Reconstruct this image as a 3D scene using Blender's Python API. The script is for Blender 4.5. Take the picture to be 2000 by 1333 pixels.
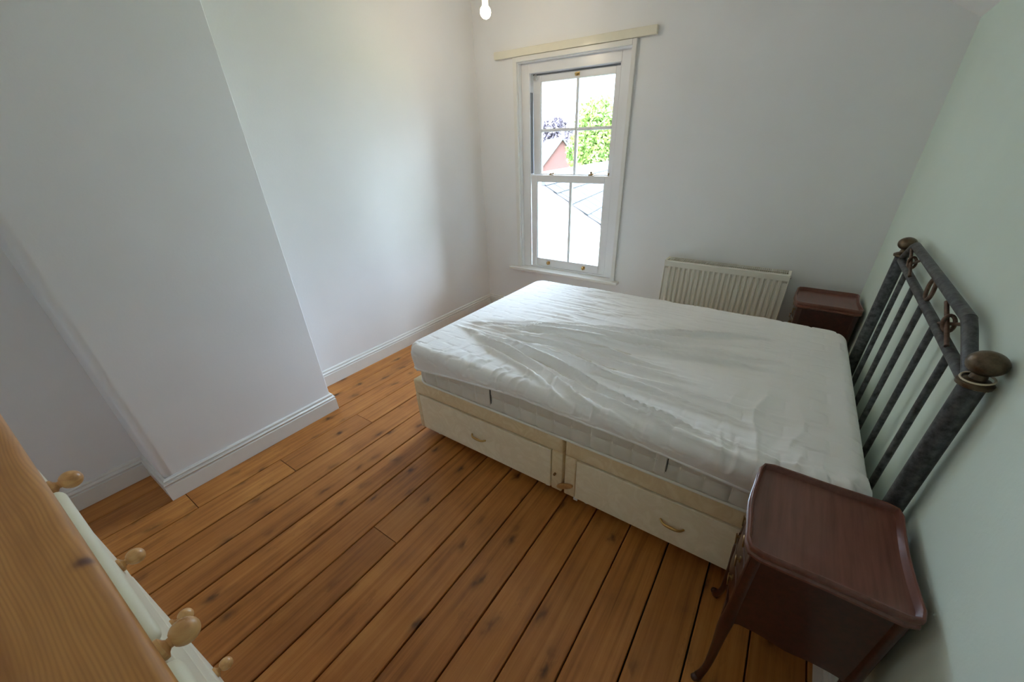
import bpy, bmesh, math, random
import numpy as np
from mathutils import Vector, Matrix, Euler

for o in list(bpy.data.objects):
    bpy.data.objects.remove(o, do_unlink=True)
scene = bpy.context.scene
COL = scene.collection
PI = math.pi

# ------------------------------------------------------------------ camera, sky, exposure
cam_data = bpy.data.cameras.new('camera')
cam = bpy.data.objects.new('camera', cam_data)
COL.objects.link(cam)
R = ((0.8346173, 0.55051409, -0.01865999),
     (0.25870791, -0.4216762, -0.86905661),
     (-0.48629638, 0.7205022, -0.4943606))
right, down, fwd = (Vector(r) for r in R)
m = Matrix((right, -down, -fwd)).transposed().to_4x4()
m.translation = Vector((0, 0, 1.48))
cam.matrix_world = m
cam_data.sensor_fit = 'HORIZONTAL'
cam_data.sensor_width = 36
cam_data.lens = 745.22 / 2000 * 36
cam_data.shift_x = -25.03 / 2000
cam_data.shift_y = 46.6 / 2000
cam_data.clip_start = 0.02
cam_data.clip_end = 1000
scene.camera = cam

SKY = 7.5
world = bpy.data.worlds.new('overcast_sky')
scene.world = world
world.use_nodes = True
bg = world.node_tree.nodes['Background']
bg.inputs['Color'].default_value = (0.615, 0.775, 1.0, 1)
# standard overcast sky: three times brighter overhead than at the horizon
wn, wl_ = world.node_tree.nodes, world.node_tree.links
tc = wn.new('ShaderNodeTexCoord')
sp = wn.new('ShaderNodeSeparateXYZ')
wl_.new(tc.outputs['Generated'], sp.inputs[0])
mr = wn.new('ShaderNodeMapRange')
mr.inputs['From Min'].default_value = 0.0
mr.inputs['From Max'].default_value = 1.0
mr.inputs['To Min'].default_value = SKY
mr.inputs['To Max'].default_value = SKY * 3
wl_.new(sp.outputs[2], mr.inputs['Value'])
wl_.new(mr.outputs[0], bg.inputs['Strength'])

# sampling portal in the sash opening: emits nothing, only tells Cycles where the sky comes in
por_d = bpy.data.lights.new('window_portal', 'AREA')
por_d.shape = 'RECTANGLE'
por_d.size, por_d.size_y = 0.80, 1.56
por_d.cycles.is_portal = True
por = bpy.data.objects.new('window_portal', por_d)
COL.objects.link(por)
por.location = (-1.664, 3.41, 1.21)
por.rotation_euler = (-math.pi / 2, 0, 0)

sun_d = bpy.data.lights.new('hazy_sun', 'SUN')
sun_d.energy = 6.0
sun_d.angle = math.radians(32)
sun_d.color = (0.86, 0.94, 1.0)
sun = bpy.data.objects.new('hazy_sun', sun_d)
COL.objects.link(sun)
sun.rotation_euler = Vector((0.76, 0.56, 0.34)).to_track_quat('Z', 'Y').to_euler()

scene.view_settings.view_transform = 'Standard'
scene.view_settings.look = 'None'
scene.view_settings.gamma = 1.0
scene.view_settings.use_curve_mapping = False
scene.view_settings.exposure = 1.37
BULB_STRENGTH = 70.0
scene.cycles.max_bounces = 16
scene.cycles.diffuse_bounces = 12

# ------------------------------------------------------------------ helpers
def empty(name, loc=(0, 0, 0), parent=None, rz=0.0):
    o = bpy.data.objects.new(name, None)
    COL.objects.link(o)
    o.location = loc
    o.rotation_euler = (0, 0, rz)
    o.empty_display_size = 0.1
    if parent is not None:
        o.parent = parent
    return o

def tag(o, label, cat=None, group=None, kind=None):
    if label:
        o['label'] = label
    if cat:
        o['category'] = cat
    if group:
        o['group'] = group
    if kind:
        o['kind'] = kind
    return o

def origin_of(p):
    v = Vector((0, 0, 0))
    while p is not None:
        v += p.location
        p = p.parent
    return v

class MB:
    """collects geometry for one mesh object (world coordinates)"""
    def __init__(self):
        self.v = []
        self.f = []

    def add(self, verts, faces):
        n = len(self.v)
        self.v += [tuple(p) for p in verts]
        self.f += [tuple(i + n for i in q) for q in faces]
        return self

    def box(self, x0, x1, y0, y1, z0, z1):
        vs = [(x0, y0, z0), (x1, y0, z0), (x1, y1, z0), (x0, y1, z0),
              (x0, y0, z1), (x1, y0, z1), (x1, y1, z1), (x0, y1, z1)]
        return self.add(vs, [(0, 3, 2, 1), (4, 5, 6, 7), (0, 1, 5, 4), (1, 2, 6, 5), (2, 3, 7, 6), (3, 0, 4, 7)])

    def tube(self, path, r, n=12, cap=True, closed=False):
        path = [Vector(p) for p in path]
        k = len(path)
        rs = r if isinstance(r, (list, tuple)) else [r] * k
        verts = []
        prev = None
        for i, p in enumerate(path):
            if closed:
                t = path[(i + 1) % k] - path[i - 1]
            else:
                t = path[min(i + 1, k - 1)] - path[max(i - 1, 0)]
            t.normalize()
            if prev is None:
                a = Vector((0, 0, 1)) if abs(t.z) < 0.9 else Vector((1, 0, 0))
                u = t.cross(a).normalized()
            else:
                u = (prev - t * prev.dot(t)).normalized()
            prev = u
            w = t.cross(u)
            for j in range(n):
                an = 2 * PI * j / n
                verts.append(p + (u * math.cos(an) + w * math.sin(an)) * rs[i])
        faces = []
        for i in range(k if closed else k - 1):
            i2 = (i + 1) % k
            for j in range(n):
                j2 = (j + 1) % n
                faces.append((i * n + j, i * n + j2, i2 * n + j2, i2 * n + j))
        if cap and not closed:
            faces.append(tuple(range(n - 1, -1, -1)))
            faces.append(tuple((k - 1) * n + j for j in range(n)))
        return self.add(verts, faces)

    def lathe(self, prof, origin=(0, 0, 0), axis=(0, 0, 1), n=24):
        ax = Vector(axis).normalized()
        q = Vector((0, 0, 1)).rotation_difference(ax)
        o = Vector(origin)
        verts = []
        for r, h in prof:
            for j in range(n):
                an = 2 * PI * j / n
                verts.append(o + q @ Vector((r * math.cos(an), r * math.sin(an), h)))
        faces = []
        for i in range(len(prof) - 1):
            for j in range(n):
                j2 = (j + 1) % n
                faces.append((i * n + j, i * n + j2, (i + 1) * n + j2, (i + 1) * n + j))
        faces.append(tuple(range(n - 1, -1, -1)))
        faces.append(tuple((len(prof) - 1) * n + j for j in range(n)))
        return self.add(verts, faces)

    def prism(self, poly, a, b, axis):
        """poly in the two axes other than `axis`, extruded from a to b"""
        def P(u, v, w):
            return (w, u, v) if axis == 0 else ((u, w, v) if axis == 1 else (u, v, w))
        n = len(poly)
        vs = [P(u, v, a) for u, v in poly] + [P(u, v, b) for u, v in poly]
        fs = [tuple(range(n - 1, -1, -1)), tuple(range(n, 2 * n))]
        fs += [(i, (i + 1) % n, n + (i + 1) % n, n + i) for i in range(n)]
        return self.add(vs, fs)

    def build(self, name, mat, parent=None, bevel=0.0, seg=2, smooth=None, recalc=True):
        off = origin_of(parent)
        me = bpy.data.meshes.new(name)
        me.from_pydata([(p[0] - off.x, p[1] - off.y, p[2] - off.z) for p in self.v], [], self.f)
        if recalc or bevel > 0:
            bm = bmesh.new()
            bm.from_mesh(me)
            if recalc:
                bmesh.ops.recalc_face_normals(bm, faces=bm.faces)
            if bevel > 0:
                es = [e for e in bm.edges if len(e.link_faces) == 2 and e.calc_face_angle(0) > 0.6]
                bmesh.ops.bevel(bm, geom=es, offset=bevel, segments=seg, affect='EDGES', profile=0.5, clamp_overlap=True)
            bm.to_mesh(me)
            bm.free()
        o = bpy.data.objects.new(name, me)
        COL.objects.link(o)
        if parent is not None:
            o.parent = parent
        if mat is not None:
            me.materials.append(mat)
        if smooth:
            me.polygons.foreach_set('use_smooth', [True] * len(me.polygons))
            try:
                me.set_sharp_from_angle(angle=math.radians(smooth))
            except Exception:
                pass
        return o

def sweep(path, prof, side=1, closed=False):
    """mitred sweep of a (offset, z) profile along an xy path; offset to the right of travel for side=1"""
    mb = MB()
    k = len(path)
    pts = [Vector((p[0], p[1])) for p in path]
    rings = []
    for i in range(k):
        ns = []
        if i > 0:
            d = (pts[i] - pts[i - 1]).normalized()
            ns.append(Vector((d.y, -d.x)))
        if i < k - 1:
            d = (pts[i + 1] - pts[i]).normalized()
            ns.append(Vector((d.y, -d.x)))
        nm = ns[0] if len(ns) == 1 else (ns[0] + ns[1]) / (1 + ns[0].dot(ns[1]))
        rings.append([(pts[i].x + nm.x * o * side, pts[i].y + nm.y * o * side, z) for o, z in prof])
    n = len(prof)
    vs = [p for r in rings for p in r]
    fs = []
    for i in range(k - 1):
        for j in range(n):
            j2 = (j + 1) % n
            fs.append((i * n + j, i * n + j2, (i + 1) * n + j2, (i + 1) * n + j))
    fs.append(tuple(range(n)))
    fs.append(tuple((k - 1) * n + j for j in range(n)))
    return mb.add(vs, fs)

def vnoise(x, y, seed=0):
    """smooth value noise, numpy"""
    rng = np.random.RandomState(seed)
    T = rng.rand(256, 256)
    xi = np.floor(x).astype(int)
    yi = np.floor(y).astype(int)
    fx = x - xi
    fy = y - yi
    fx = fx * fx * fx * (fx * (fx * 6 - 15) + 10)
    fy = fy * fy * fy * (fy * (fy * 6 - 15) + 10)
    a = T[xi % 256, yi % 256]
    b = T[(xi + 1) % 256, yi % 256]
    c = T[xi % 256, (yi + 1) % 256]
    d = T[(xi + 1) % 256, (yi + 1) % 256]
    return (a * (1 - fx) + b * fx) * (1 - fy) + (c * (1 - fx) + d * fx) * fy

def sstep(a, b, x):
    t = np.clip((x - a) / (b - a), 0, 1)
    return t * t * (3 - 2 * t)

# ------------------------------------------------------------------ materials
class NT:
    def __init__(self, name):
        self.mat = bpy.data.materials.new(name)
        self.mat.use_nodes = True
        self.t = self.mat.node_tree
        self.bsdf = self.t.nodes['Principled BSDF']
        self.out = self.t.nodes['Material Output']

    def n(self, kind, **kw):
        nd = self.t.nodes.new(kind)
        for k, v in kw.items():
            if k in nd.inputs:
                s = nd.inputs[k]
                if isinstance(v, bpy.types.NodeSocket):
                    self.t.links.new(v, s)
                else:
                    s.default_value = v
            else:
                setattr(nd, k, v)
        return nd

    def link(self, a, b):
        self.t.links.new(a, b)

    def math(self, op, a, b=None, clamp=False):
        nd = self.t.nodes.new('ShaderNodeMath')
        nd.operation = op
        nd.use_clamp = clamp
        for i, v in enumerate((a, b)):
            if v is None:
                continue
            if isinstance(v, bpy.types.NodeSocket):
                self.t.links.new(v, nd.inputs[i])
            else:
                nd.inputs[i].default_value = v
        return nd.outputs[0]

    def ramp(self, fac, stops):
        nd = self.t.nodes.new('ShaderNodeValToRGB')
        cr = nd.color_ramp
        while len(cr.elements) > 1:
            cr.elements.remove(cr.elements[-1])
        cr.elements[0].position = stops[0][0]
        cr.elements[0].color = tuple(stops[0][1]) + (1,)
        for p, c in stops[1:]:
            e = cr.elements.new(p)
            e.color = tuple(c) + (1,)
        self.t.links.new(fac, nd.inputs[0])
        return nd.outputs[0]

    def mix(self, fac, a, b, blend='MIX'):
        nd = self.t.nodes.new('ShaderNodeMix')
        nd.data_type = 'RGBA'
        nd.blend_type = blend
        for s, v in ((nd.inputs[0], fac), (nd.inputs[6], a), (nd.inputs[7], b)):
            if isinstance(v, bpy.types.NodeSocket):
                self.t.links.new(v, s)
            elif isinstance(v, (tuple, list)):
                s.default_value = tuple(v) + ((1,) if len(v) == 3 else ())
            else:
                s.default_value = v
        return nd.outputs[2]

    def coords(self, scale=(1, 1, 1), rand=False, world=False):
        if world:
            src = self.n('ShaderNodeNewGeometry').outputs['Position']
        else:
            src = self.n('ShaderNodeTexCoord').outputs['Object']
        if rand:
            r = self.n('ShaderNodeObjectInfo').outputs['Random']
            cx = self.n('ShaderNodeCombineXYZ', X=self.math('MULTIPLY', r, 37.0), Y=self.math('MULTIPLY', r, 91.0), Z=self.math('MULTIPLY', r, 13.0))
            va = self.t.nodes.new('ShaderNodeVectorMath')
            va.operation = 'ADD'
            self.link(src, va.inputs[0])
            self.link(cx.outputs[0], va.inputs[1])
            src = va.outputs[0]
        mp = self.n('ShaderNodeMapping')
        mp.inputs['Scale'].default_value = scale
        self.link(src, mp.inputs['Vector'])
        return mp.outputs[0]

    def noise(self, vec, scale, detail=4, rough=0.55, dist=0.0):
        nd = self.n('ShaderNodeTexNoise', Scale=scale, Detail=detail, Roughness=rough, Distortion=dist)
        self.link(vec, nd.inputs['Vector'])
        return nd.outputs[0]

    def bump(self, h, strength=0.3, dist=0.002):
        b = self.n('ShaderNodeBump', Strength=strength, Distance=dist)
        self.link(h, b.inputs['Height'])
        self.link(b.outputs[0], self.bsdf.inputs['Normal'])

    def set(self, color=None, rough=None, metal=None, spec=None, coat=None):
        b = self.bsdf.inputs
        for key, v in (('Base Color', color), ('Roughness', rough), ('Metallic', metal), ('Specular IOR Level', spec), ('Coat Weight', coat)):
            if v is None:
                continue
            if isinstance(v, bpy.types.NodeSocket):
                self.link(v, b[key])
            elif isinstance(v, (tuple, list)):
                b[key].default_value = tuple(v) + (1,)
            else:
                b[key].default_value = v
        return self.mat

def paint_wall(name, col, var=0.03, rough=0.75):
    t = NT(name)
    v = t.coords(world=True)
    n1 = t.noise(v, 1.6, 3, 0.5)
    n2 = t.noise(v, 90, 3, 0.6)
    lo = tuple(c * (1 - var * 2) for c in col)
    c = t.ramp(n1, [(0.3, lo), (0.7, col)])
    t.bump(n2, 0.25, 0.0012)
    return t.set(c, rough, spec=0.25)

def paint_gloss(name, col, rough=0.35, var=0.02):
    t = NT(name)
    v = t.coords()
    n1 = t.noise(v, 9, 4)
    c = t.ramp(n1, [(0.3, tuple(c * (1 - 3 * var) for c in col)), (0.7, col)])
    t.bump(t.noise(v, 60, 2), 0.06, 0.001)
    return t.set(c, rough)

def wood(name, dark, mid, light, grain=(60, 2.0, 60), knots=0.0, rough=0.4, rings=0.0, coat=0.0, knot_at=None):
    t = NT(name)
    v = t.coords(rand=True)
    vg = t.coords(scale=grain, rand=True)
    g = t.noise(vg, 1.0, 7, 0.62, 0.25)
    b = t.noise(v, 3.4, 4, 0.6)
    f = t.math('ADD', t.math('MULTIPLY', g, 0.62), t.math('MULTIPLY', b, 0.38))
    c = t.ramp(f, [(0.30, dark), (0.48, mid), (0.68, light)])
    if knots > 0:
        rv = t.n('ShaderNodeObjectInfo').outputs['Random']
        c = t.mix(t.math('MULTIPLY', rv, 0.32), c, dark)
        c = t.mix(t.math('MULTIPLY', t.math('GREATER_THAN', t.noise(t.coords(scale=(7, 2.2, 1), rand=True), 1.0, 5, 0.7), 0.62), 0.22), c, dark)
    hgt = g
    if knots > 0:
        # elongated knots with dark halo
        vk = t.coords(scale=(9.5, 5.0, 1.0), rand=True)
        dn = t.noise(vk, 2.6, 3)
        vm = t.t.nodes.new('ShaderNodeVectorMath')
        vm.operation = 'ADD'
        t.link(vk, vm.inputs[0])
        cx = t.n('ShaderNodeCombineXYZ', X=t.math('MULTIPLY', dn, 0.55), Y=t.math('MULTIPLY', dn, 0.4))
        t.link(cx.outputs[0], vm.inputs[1])
        vo = t.n('ShaderNodeTexVoronoi', Scale=1.0, Randomness=1.0)
        vo.voronoi_dimensions = '2D'
        t.link(vm.outputs[0], vo.inputs['Vector'])
        k1 = t.ramp(vo.outputs['Distance'], [(0.0, (1, 1, 1)), (0.06, (0.8, 0.8, 0.8)), (0.16, (0.25, 0.25, 0.25)), (0.30, (0, 0, 0))])
        pick = t.n('ShaderNodeSeparateColor')
        t.link(vo.outputs['Color'], pick.inputs[0])
        sel = t.math('GREATER_THAN', pick.outputs[0], 1 - knots)
        size = t.math('MULTIPLY', t.math('MULTIPLY', k1, sel), t.math('ADD', t.math('MULTIPLY', pick.outputs[1], 0.7), 0.4))
        c = t.mix(size, c, tuple(0.35 * x for x in dark))
    if rings > 0:
        vr = t.coords(scale=(grain[0] * 0.02, grain[1] * 0.02, 1), rand=True)
        s = t.t.nodes.new('ShaderNodeSeparateXYZ')
        t.link(t.coords(rand=False), s.inputs[0])
        dist = t.noise(t.coords(scale=(2.2, 9.0, 1)), 1.6, 2, 0.4)
        ph = t.math('ADD', t.math('MULTIPLY', s.outputs[1], 2300.0), t.math('MULTIPLY', dist, 95.0))
        w = t.math('SINE', ph)
        wf = t.math('MULTIPLY', t.math('ADD', w, 1.0), 0.5)
        wf = t.math('POWER', wf, 1.6)
        c = t.mix(t.math('MULTIPLY', wf, rings), c, dark)
    if knot_at:
        s2 = t.t.nodes.new('ShaderNodeVectorMath')
        s2.operation = 'DISTANCE'
        t.link(t.coords(), s2.inputs[0])
        s2.inputs[1].default_value = knot_at
        kk = t.ramp(s2.outputs['Value'], [(0.0, (1, 1, 1)), (0.004, (0.8, 0.8, 0.8)), (0.009, (0, 0, 0))])
        c = t.mix(kk, c, (0.10, 0.035, 0.03))
    t.bump(hgt, 0.12, 0.001)
    r = t.math('ADD', t.math('MULTIPLY', g, 0.22), rough - 0.11)
    return t.set(c, r, coat=coat)

M = {}
M['wall'] = paint_wall('wall_paint_white', (0.825, 0.825, 0.825))
M['wall_green'] = paint_wall('wall_paint_sage', (0.735, 0.85, 0.77))
M['ceiling'] = paint_wall('ceiling_paint', (0.92, 0.915, 0.91))
M['trim'] = paint_gloss('trim_gloss_white', (0.78, 0.77, 0.73))
M['pelmet'] = paint_gloss('trim_gloss_cream', (0.78, 0.74, 0.60), 0.13)
M['window_white'] = paint_gloss('window_white', (0.80, 0.80, 0.80), 0.3, 0.008)
M['channel'] = paint_gloss('channel_grey', (0.22, 0.23, 0.25), 0.5)
M['floor_wood'] = wood('floor_pine_stained', (0.20, 0.068, 0.013), (0.46, 0.172, 0.034), (0.64, 0.285, 0.070), (48, 1.3, 48), knots=0.45, rough=0.42)
M['subfloor'] = paint_gloss('subfloor_dark', (0.02, 0.014, 0.010), 0.9)
M['pine'] = wood('pine_waxed', (0.36, 0.145, 0.036), (0.58, 0.275, 0.080), (0.70, 0.37, 0.12), (3, 80, 80), rough=0.38, rings=0.38, knot_at=(0.018, -0.004, 1.2))
M['pine_knob'] = wood('pine_knob', (0.42, 0.20, 0.07), (0.60, 0.33, 0.13), (0.70, 0.43, 0.19), (40, 40, 160), rough=0.32)
M['cream'] = paint_gloss('cream_paint', (0.80, 0.765, 0.60), 0.42)
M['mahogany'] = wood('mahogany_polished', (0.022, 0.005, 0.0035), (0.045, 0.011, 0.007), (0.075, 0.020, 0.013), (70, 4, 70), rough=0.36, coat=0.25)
M['mahogany_top'] = wood('mahogany_top_lit', (0.09, 0.028, 0.018), (0.15, 0.052, 0.034), (0.20, 0.075, 0.050), (70, 4, 70), rough=0.34, coat=0.3)  # lighter brown tops, with reflected wall and ceiling light put into the colour
M['brass'] = NT('brass').set((0.62, 0.42, 0.16), 0.3, 1.0)
M['old_brass'] = NT('old_brass').set((0.28, 0.18, 0.08), 0.4, 1.0)
M['radiator'] = paint_gloss('radiator_enamel', (0.74, 0.72, 0.63), 0.33, 0.008)
M['radiator_dark'] = paint_gloss('radiator_inside', (0.05, 0.045, 0.038), 0.6)
M['chrome'] = NT('chrome').set((0.6, 0.6, 0.6), 0.25, 1.0)
M['plastic'] = paint_gloss('plastic_white', (0.75, 0.73, 0.70), 0.45)
M['elastic'] = paint_gloss('elastic_cord', (0.62, 0.55, 0.40), 0.7)

def iron(name, a, b, rough, metal):
    t = NT(name)
    v = t.coords()
    n = t.noise(v, 45, 5, 0.65)
    c = t.ramp(n, [(0.35, a), (0.68, b)])
    t.bump(n, 0.25, 0.0015)
    return t.set(c, rough, metal)
M['iron'] = iron('pewter_iron', (0.035, 0.037, 0.042), (0.13, 0.14, 0.145), 0.45, 0.55)
M['bronze'] = iron('antique_bronze', (0.075, 0.055, 0.035), (0.17, 0.125, 0.08), 0.33, 0.75)
M['copper'] = iron('antique_copper', (0.09, 0.055, 0.04), (0.21, 0.145, 0.11), 0.4, 0.7)

def cloth(name, col, scale=700, strength=0.3, blot=0.02):
    t = NT(name)
    v = t.coords()
    w = t.noise(v, scale, 2)
    n = t.noise(v, 5, 4)
    c = t.ramp(n, [(0.3, tuple(x * (1 - 2 * blot) for x in col)), (0.7, col)])
    fine = t.noise(t.coords(scale=(12, 60, 30)), 1.0, 5, 0.6)
    h = t.math('ADD', t.math('MULTIPLY', w, 0.15), fine)
    t.bump(h, strength, 0.003)
    t.bsdf.inputs['Sheen Weight'].default_value = 0.15
    return t.set(c, 0.9, spec=0.15)
M['protector'] = cloth('protector_white', (0.92, 0.91, 0.89), strength=0.35)
M['ticking'] = cloth('mattress_ticking', (0.74, 0.72, 0.645), strength=0.2)
M['piping'] = cloth('mattress_piping', (0.90, 0.88, 0.80), strength=0.1)
M['label_blue'] = cloth('label_blue', (0.015, 0.02, 0.07), strength=0.05)
M['label_white'] = cloth('label_white', (0.65, 0.67, 0.72), strength=0.05)
M['slit'] = cloth('dark_slit', (0.05, 0.05, 0.045), strength=0.05)

def damask(name, a, b, rough):
    t = NT(name)
    v = t.coords(rand=True)
    n = t.noise(v, 11, 6, 0.6, 1.2)
    c = t.ramp(n, [(0.36, a), (0.52, b), (0.66, a)])
    t.bump(t.noise(v, 300, 2), 0.15, 0.001)
    return t.set(c, rough, spec=0.3)
M['divan_cloth'] = damask('divan_damask', (0.84, 0.72, 0.49), (0.76, 0.62, 0.38), 0.7)
M['drawer_front'] = damask('drawer_marbled', (0.92, 0.85, 0.66), (0.85, 0.77, 0.57), 0.45)
M['link_wood'] = wood('link_wood', (0.36, 0.17, 0.05), (0.52, 0.28, 0.10), (0.62, 0.36, 0.14), (40, 40, 40), rough=0.4)

# thin window glass: straight-through transparency with a faint mirror reflection
t = NT('window_glass')
tr = t.n('ShaderNodeBsdfTransparent')
tr.inputs['Color'].default_value = (0.97, 0.985, 0.98, 1)
gl = t.n('ShaderNodeBsdfGlossy', Roughness=0.02)
fr = t.n('ShaderNodeFresnel', IOR=1.45)
mx = t.n('ShaderNodeMixShader')
t.link(fr.outputs[0], mx.inputs[0])
t.link(tr.outputs[0], mx.inputs[1])
t.link(gl.outputs[0], mx.inputs[2])
t.link(mx.outputs[0], t.out.inputs['Surface'])
M['glass'] = t.mat

t = NT('bulb_glow')
t.bsdf.inputs['Base Color'].default_value = (0.9, 0.85, 0.75, 1)
t.bsdf.inputs['Emission Color'].default_value = (1.0, 0.84, 0.60, 1)
t.bsdf.inputs['Emission Strength'].default_value = BULB_STRENGTH
M['bulb'] = t.mat

# outside
t = NT('slate')
v = t.coords(rand=True)
c = t.ramp(t.noise(v, 4, 4), [(0.3, (0.021, 0.0205, 0.0205)), (0.7, (0.032, 0.031, 0.031))])
M['slate'] = t.set(c, 0.8, spec=0.15)
M['pale_roof'] = paint_gloss('pale_roof', (0.075, 0.073, 0.072), 0.9)
M['ridge'] = paint_gloss('ridge_tile', (0.040, 0.041, 0.045), 0.7)
M['render'] = paint_wall('render_white', (0.80, 0.78, 0.74))
M['barge'] = paint_gloss('barge_mortar', (0.075, 0.052, 0.047), 0.8)
t = NT('red_brick')
bk = t.n('ShaderNodeTexBrick', Scale=4.0, Color1=(0.115, 0.038, 0.030, 1), Color2=(0.09, 0.030, 0.024, 1), Mortar=(0.08, 0.045, 0.036, 1))
sx = t.t.nodes.new('ShaderNodeSeparateXYZ')
t.link(t.coords(), sx.inputs[0])
cb = t.n('ShaderNodeCombineXYZ')
t.link(sx.outputs[0], cb.inputs[0])
t.link(sx.outputs[2], cb.inputs[1])
t.link(cb.outputs[0], bk.inputs['Vector'])
M['brick'] = t.set(bk.outputs[0], 0.9)
def leafmat(name, a, b):
    t = NT(name)
    v = t.coords()
    c = t.ramp(t.noise(v, 1.1, 5, 0.7), [(0.35, a), (0.65, b)])
    return t.set(c, 0.7, spec=0.2)
M['leaf_green'] = leafmat('leaf_green', (0.075, 0.15, 0.03), (0.26, 0.33, 0.075))
M['leaf_copper'] = leafmat('leaf_copper', (0.070, 0.055, 0.066), (0.15, 0.115, 0.13))
M['leaf_mid'] = leafmat('leaf_mid', (0.07, 0.12, 0.04), (0.17, 0.23, 0.08))
M['bark'] = paint_gloss('bark', (0.09, 0.065, 0.045), 0.9)
M['grass'] = leafmat('grass', (0.07, 0.11, 0.03), (0.13, 0.18, 0.06))
M['hill'] = leafmat('hill', (0.16, 0.24, 0.28), (0.22, 0.31, 0.34))

# ------------------------------------------------------------------ room shell
XL, YF, YN = -2.52, 3.094, -0.54          # left wall, far (window) wall, near wall
CX, CY0, CY1 = -2.207, 0.138, 1.005       # chimney breast front face, near and far side
def xg(y):                                 # sage wall runs very slightly out of square
    return 0.484 - 0.016 * (YF - y)
ZT = 2.62

def struct(o, label, cat):
    return tag(o, label, cat, kind='structure')

# floor: dark void under boards, each board its own piece
fl = MB().box(XL - 0.1, 0.60, YN - 0.1, YF + 0.1, -0.12, -0.03).build('floor', M['subfloor'])
struct(fl, 'stained pine board floor with dark gaps running towards the window', 'floor')
gaps = [-2.525, -2.365, -2.195, -2.032, -1.870, -1.707, -1.550, -1.388, -1.225, -1.069, -0.901, -0.740, -0.571,
        -0.413, -0.250, -0.084, 0.082, 0.251, 0.415, 0.50]
joints = {1: [2.2], 2: [0.169], 3: [0.557, 1.045], 4: [2.4], 6: [2.7], 8: [0.560], 10: [2.2], 12: [-0.2], 14: [1.9], 16: [1.6]}
joints[2] = [0.169]
rng = random.Random(4)
def board(x0, x1, y0, y1, dz):
    g = 0.0022 + rng.random() * 0.0016
    x0 += g
    x1 -= g
    c = 0.0025
    mb = MB()
    xm, ym = (x0 + x1) / 2, (y0 + y1) / 2
    pr = [(x0, -0.025), (x1, -0.025), (x1, -c), (x1 - c, 0.0), (x0 + c, 0.0), (x0, -c)]
    pr = [(a, b + dz) for a, b in pr]
    mb.prism(pr, y0, y1, 1)
    # board mesh is kept around its own centre so the grain differs per board
    me = bpy.data.meshes.new('floorboard')
    me.from_pydata([(p[0] - xm, p[1] - ym, p[2]) for p in mb.v], [], mb.f)
    bm = bmesh.new()
    bm.from_mesh(me)
    bmesh.ops.recalc_face_normals(bm, faces=bm.faces)
    bm.to_mesh(me)
    bm.free()
    me.materials.append(M['floor_wood'])
    o = bpy.data.objects.new('floorboard', me)
    COL.objects.link(o)
    o.parent = fl
    o.location = (xm, ym, 0)
for i in range(len(gaps) - 1):
    ys = [YN + 0.002] + joints.get(i, []) + [YF - 0.002]
    for a, b in zip(ys[:-1], ys[1:]):
        board(gaps[i], gaps[i + 1], a + 0.0015, b - 0.0015, -rng.random() * 0.0015)

# left wall
o = MB().box(XL - 0.12, XL, YN - 0.12, YF + 0.25, -0.1, ZT).build('wall_left', M['wall'])
struct(o, 'off-white painted plaster wall left of the window behind the chimney breast', 'wall')
# chimney breast with a soft rounded near corner
poly = [(XL - 0.02, CY0), (XL - 0.02, CY1)]
rr = 0.006
for k in range(4):
    a = PI / 2 - k * PI / 6
    poly.append((CX - rr + rr * math.cos(a), CY1 - rr + rr * math.sin(a)))
rr = 0.035
for k in range(9):
    a = -k * (PI / 2) / 8
    poly.append((CX - rr + rr * math.cos(a), CY0 + rr + rr * math.sin(a)))
o = MB().prism(poly, -0.03, ZT, 2).build('wall_chimney', M['wall'], smooth=35)
struct(o, 'chimney breast standing out from the left wall, painted off-white', 'wall')
# far wall with the window opening
HX0, HX1, HZ0, HZ1 = -2.098, -1.165, 0.455, 2.06
mb = MB()
mb.box(XL - 0.12, HX0, YF, YF + 0.25, -0.1, ZT)
mb.box(HX1, 0.62, YF, YF + 0.25, -0.1, ZT)
mb.box(HX0, HX1, YF, YF + 0.25, -0.1, HZ0)
mb.box(HX0, HX1, YF, YF + 0.25, HZ1, ZT)
OX0, OX1, OZ0, OZ1 = -2.06, -1.268, 0.43, 1.985
mb.box(XL - 0.12, OX0, YF + 0.25, YF + 0.30, -3.2, 3.2)
mb.box(OX1, 0.62, YF + 0.25, YF + 0.30, -3.2, 3.2)
mb.box(OX0, OX1, YF + 0.25, YF + 0.30, -3.2, OZ0)
mb.box(OX0, OX1, YF + 0.25, YF + 0.30, OZ1, 3.2)
o = mb.build('wall_far', M['wall'])
struct(o, 'pale lilac-white wall that holds the sash window and the radiator', 'wall')
# sage wall
mb = MB()
a, b = xg(YN - 0.12), xg(YF)
mb.add([(a, YN - 0.12, -0.1), (b, YF, -0.1), (b + 0.12, YF, -0.1), (a + 0.12, YN - 0.12, -0.1),
        (a, YN - 0.12, 2.0), (b, YF, 2.0), (b + 0.12, YF, 2.0), (a + 0.12, YN - 0.12, 2.0)],
       [(0, 3, 2, 1), (4, 5, 6, 7), (0, 1, 5, 4), (1, 2, 6, 5), (2, 3, 7, 6), (3, 0, 4, 7)])
o = mb.build('wall_right', M['wall_green'])
struct(o, 'pale sage green wall behind the metal headboard', 'wall')
# near wall (behind the camera)
o = MB().box(XL - 0.12, 0.55, YN - 0.12, YN, -0.1, ZT).build('wall_near', M['wall'])
struct(o, 'off-white wall behind the chest of drawers', 'wall')
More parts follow.
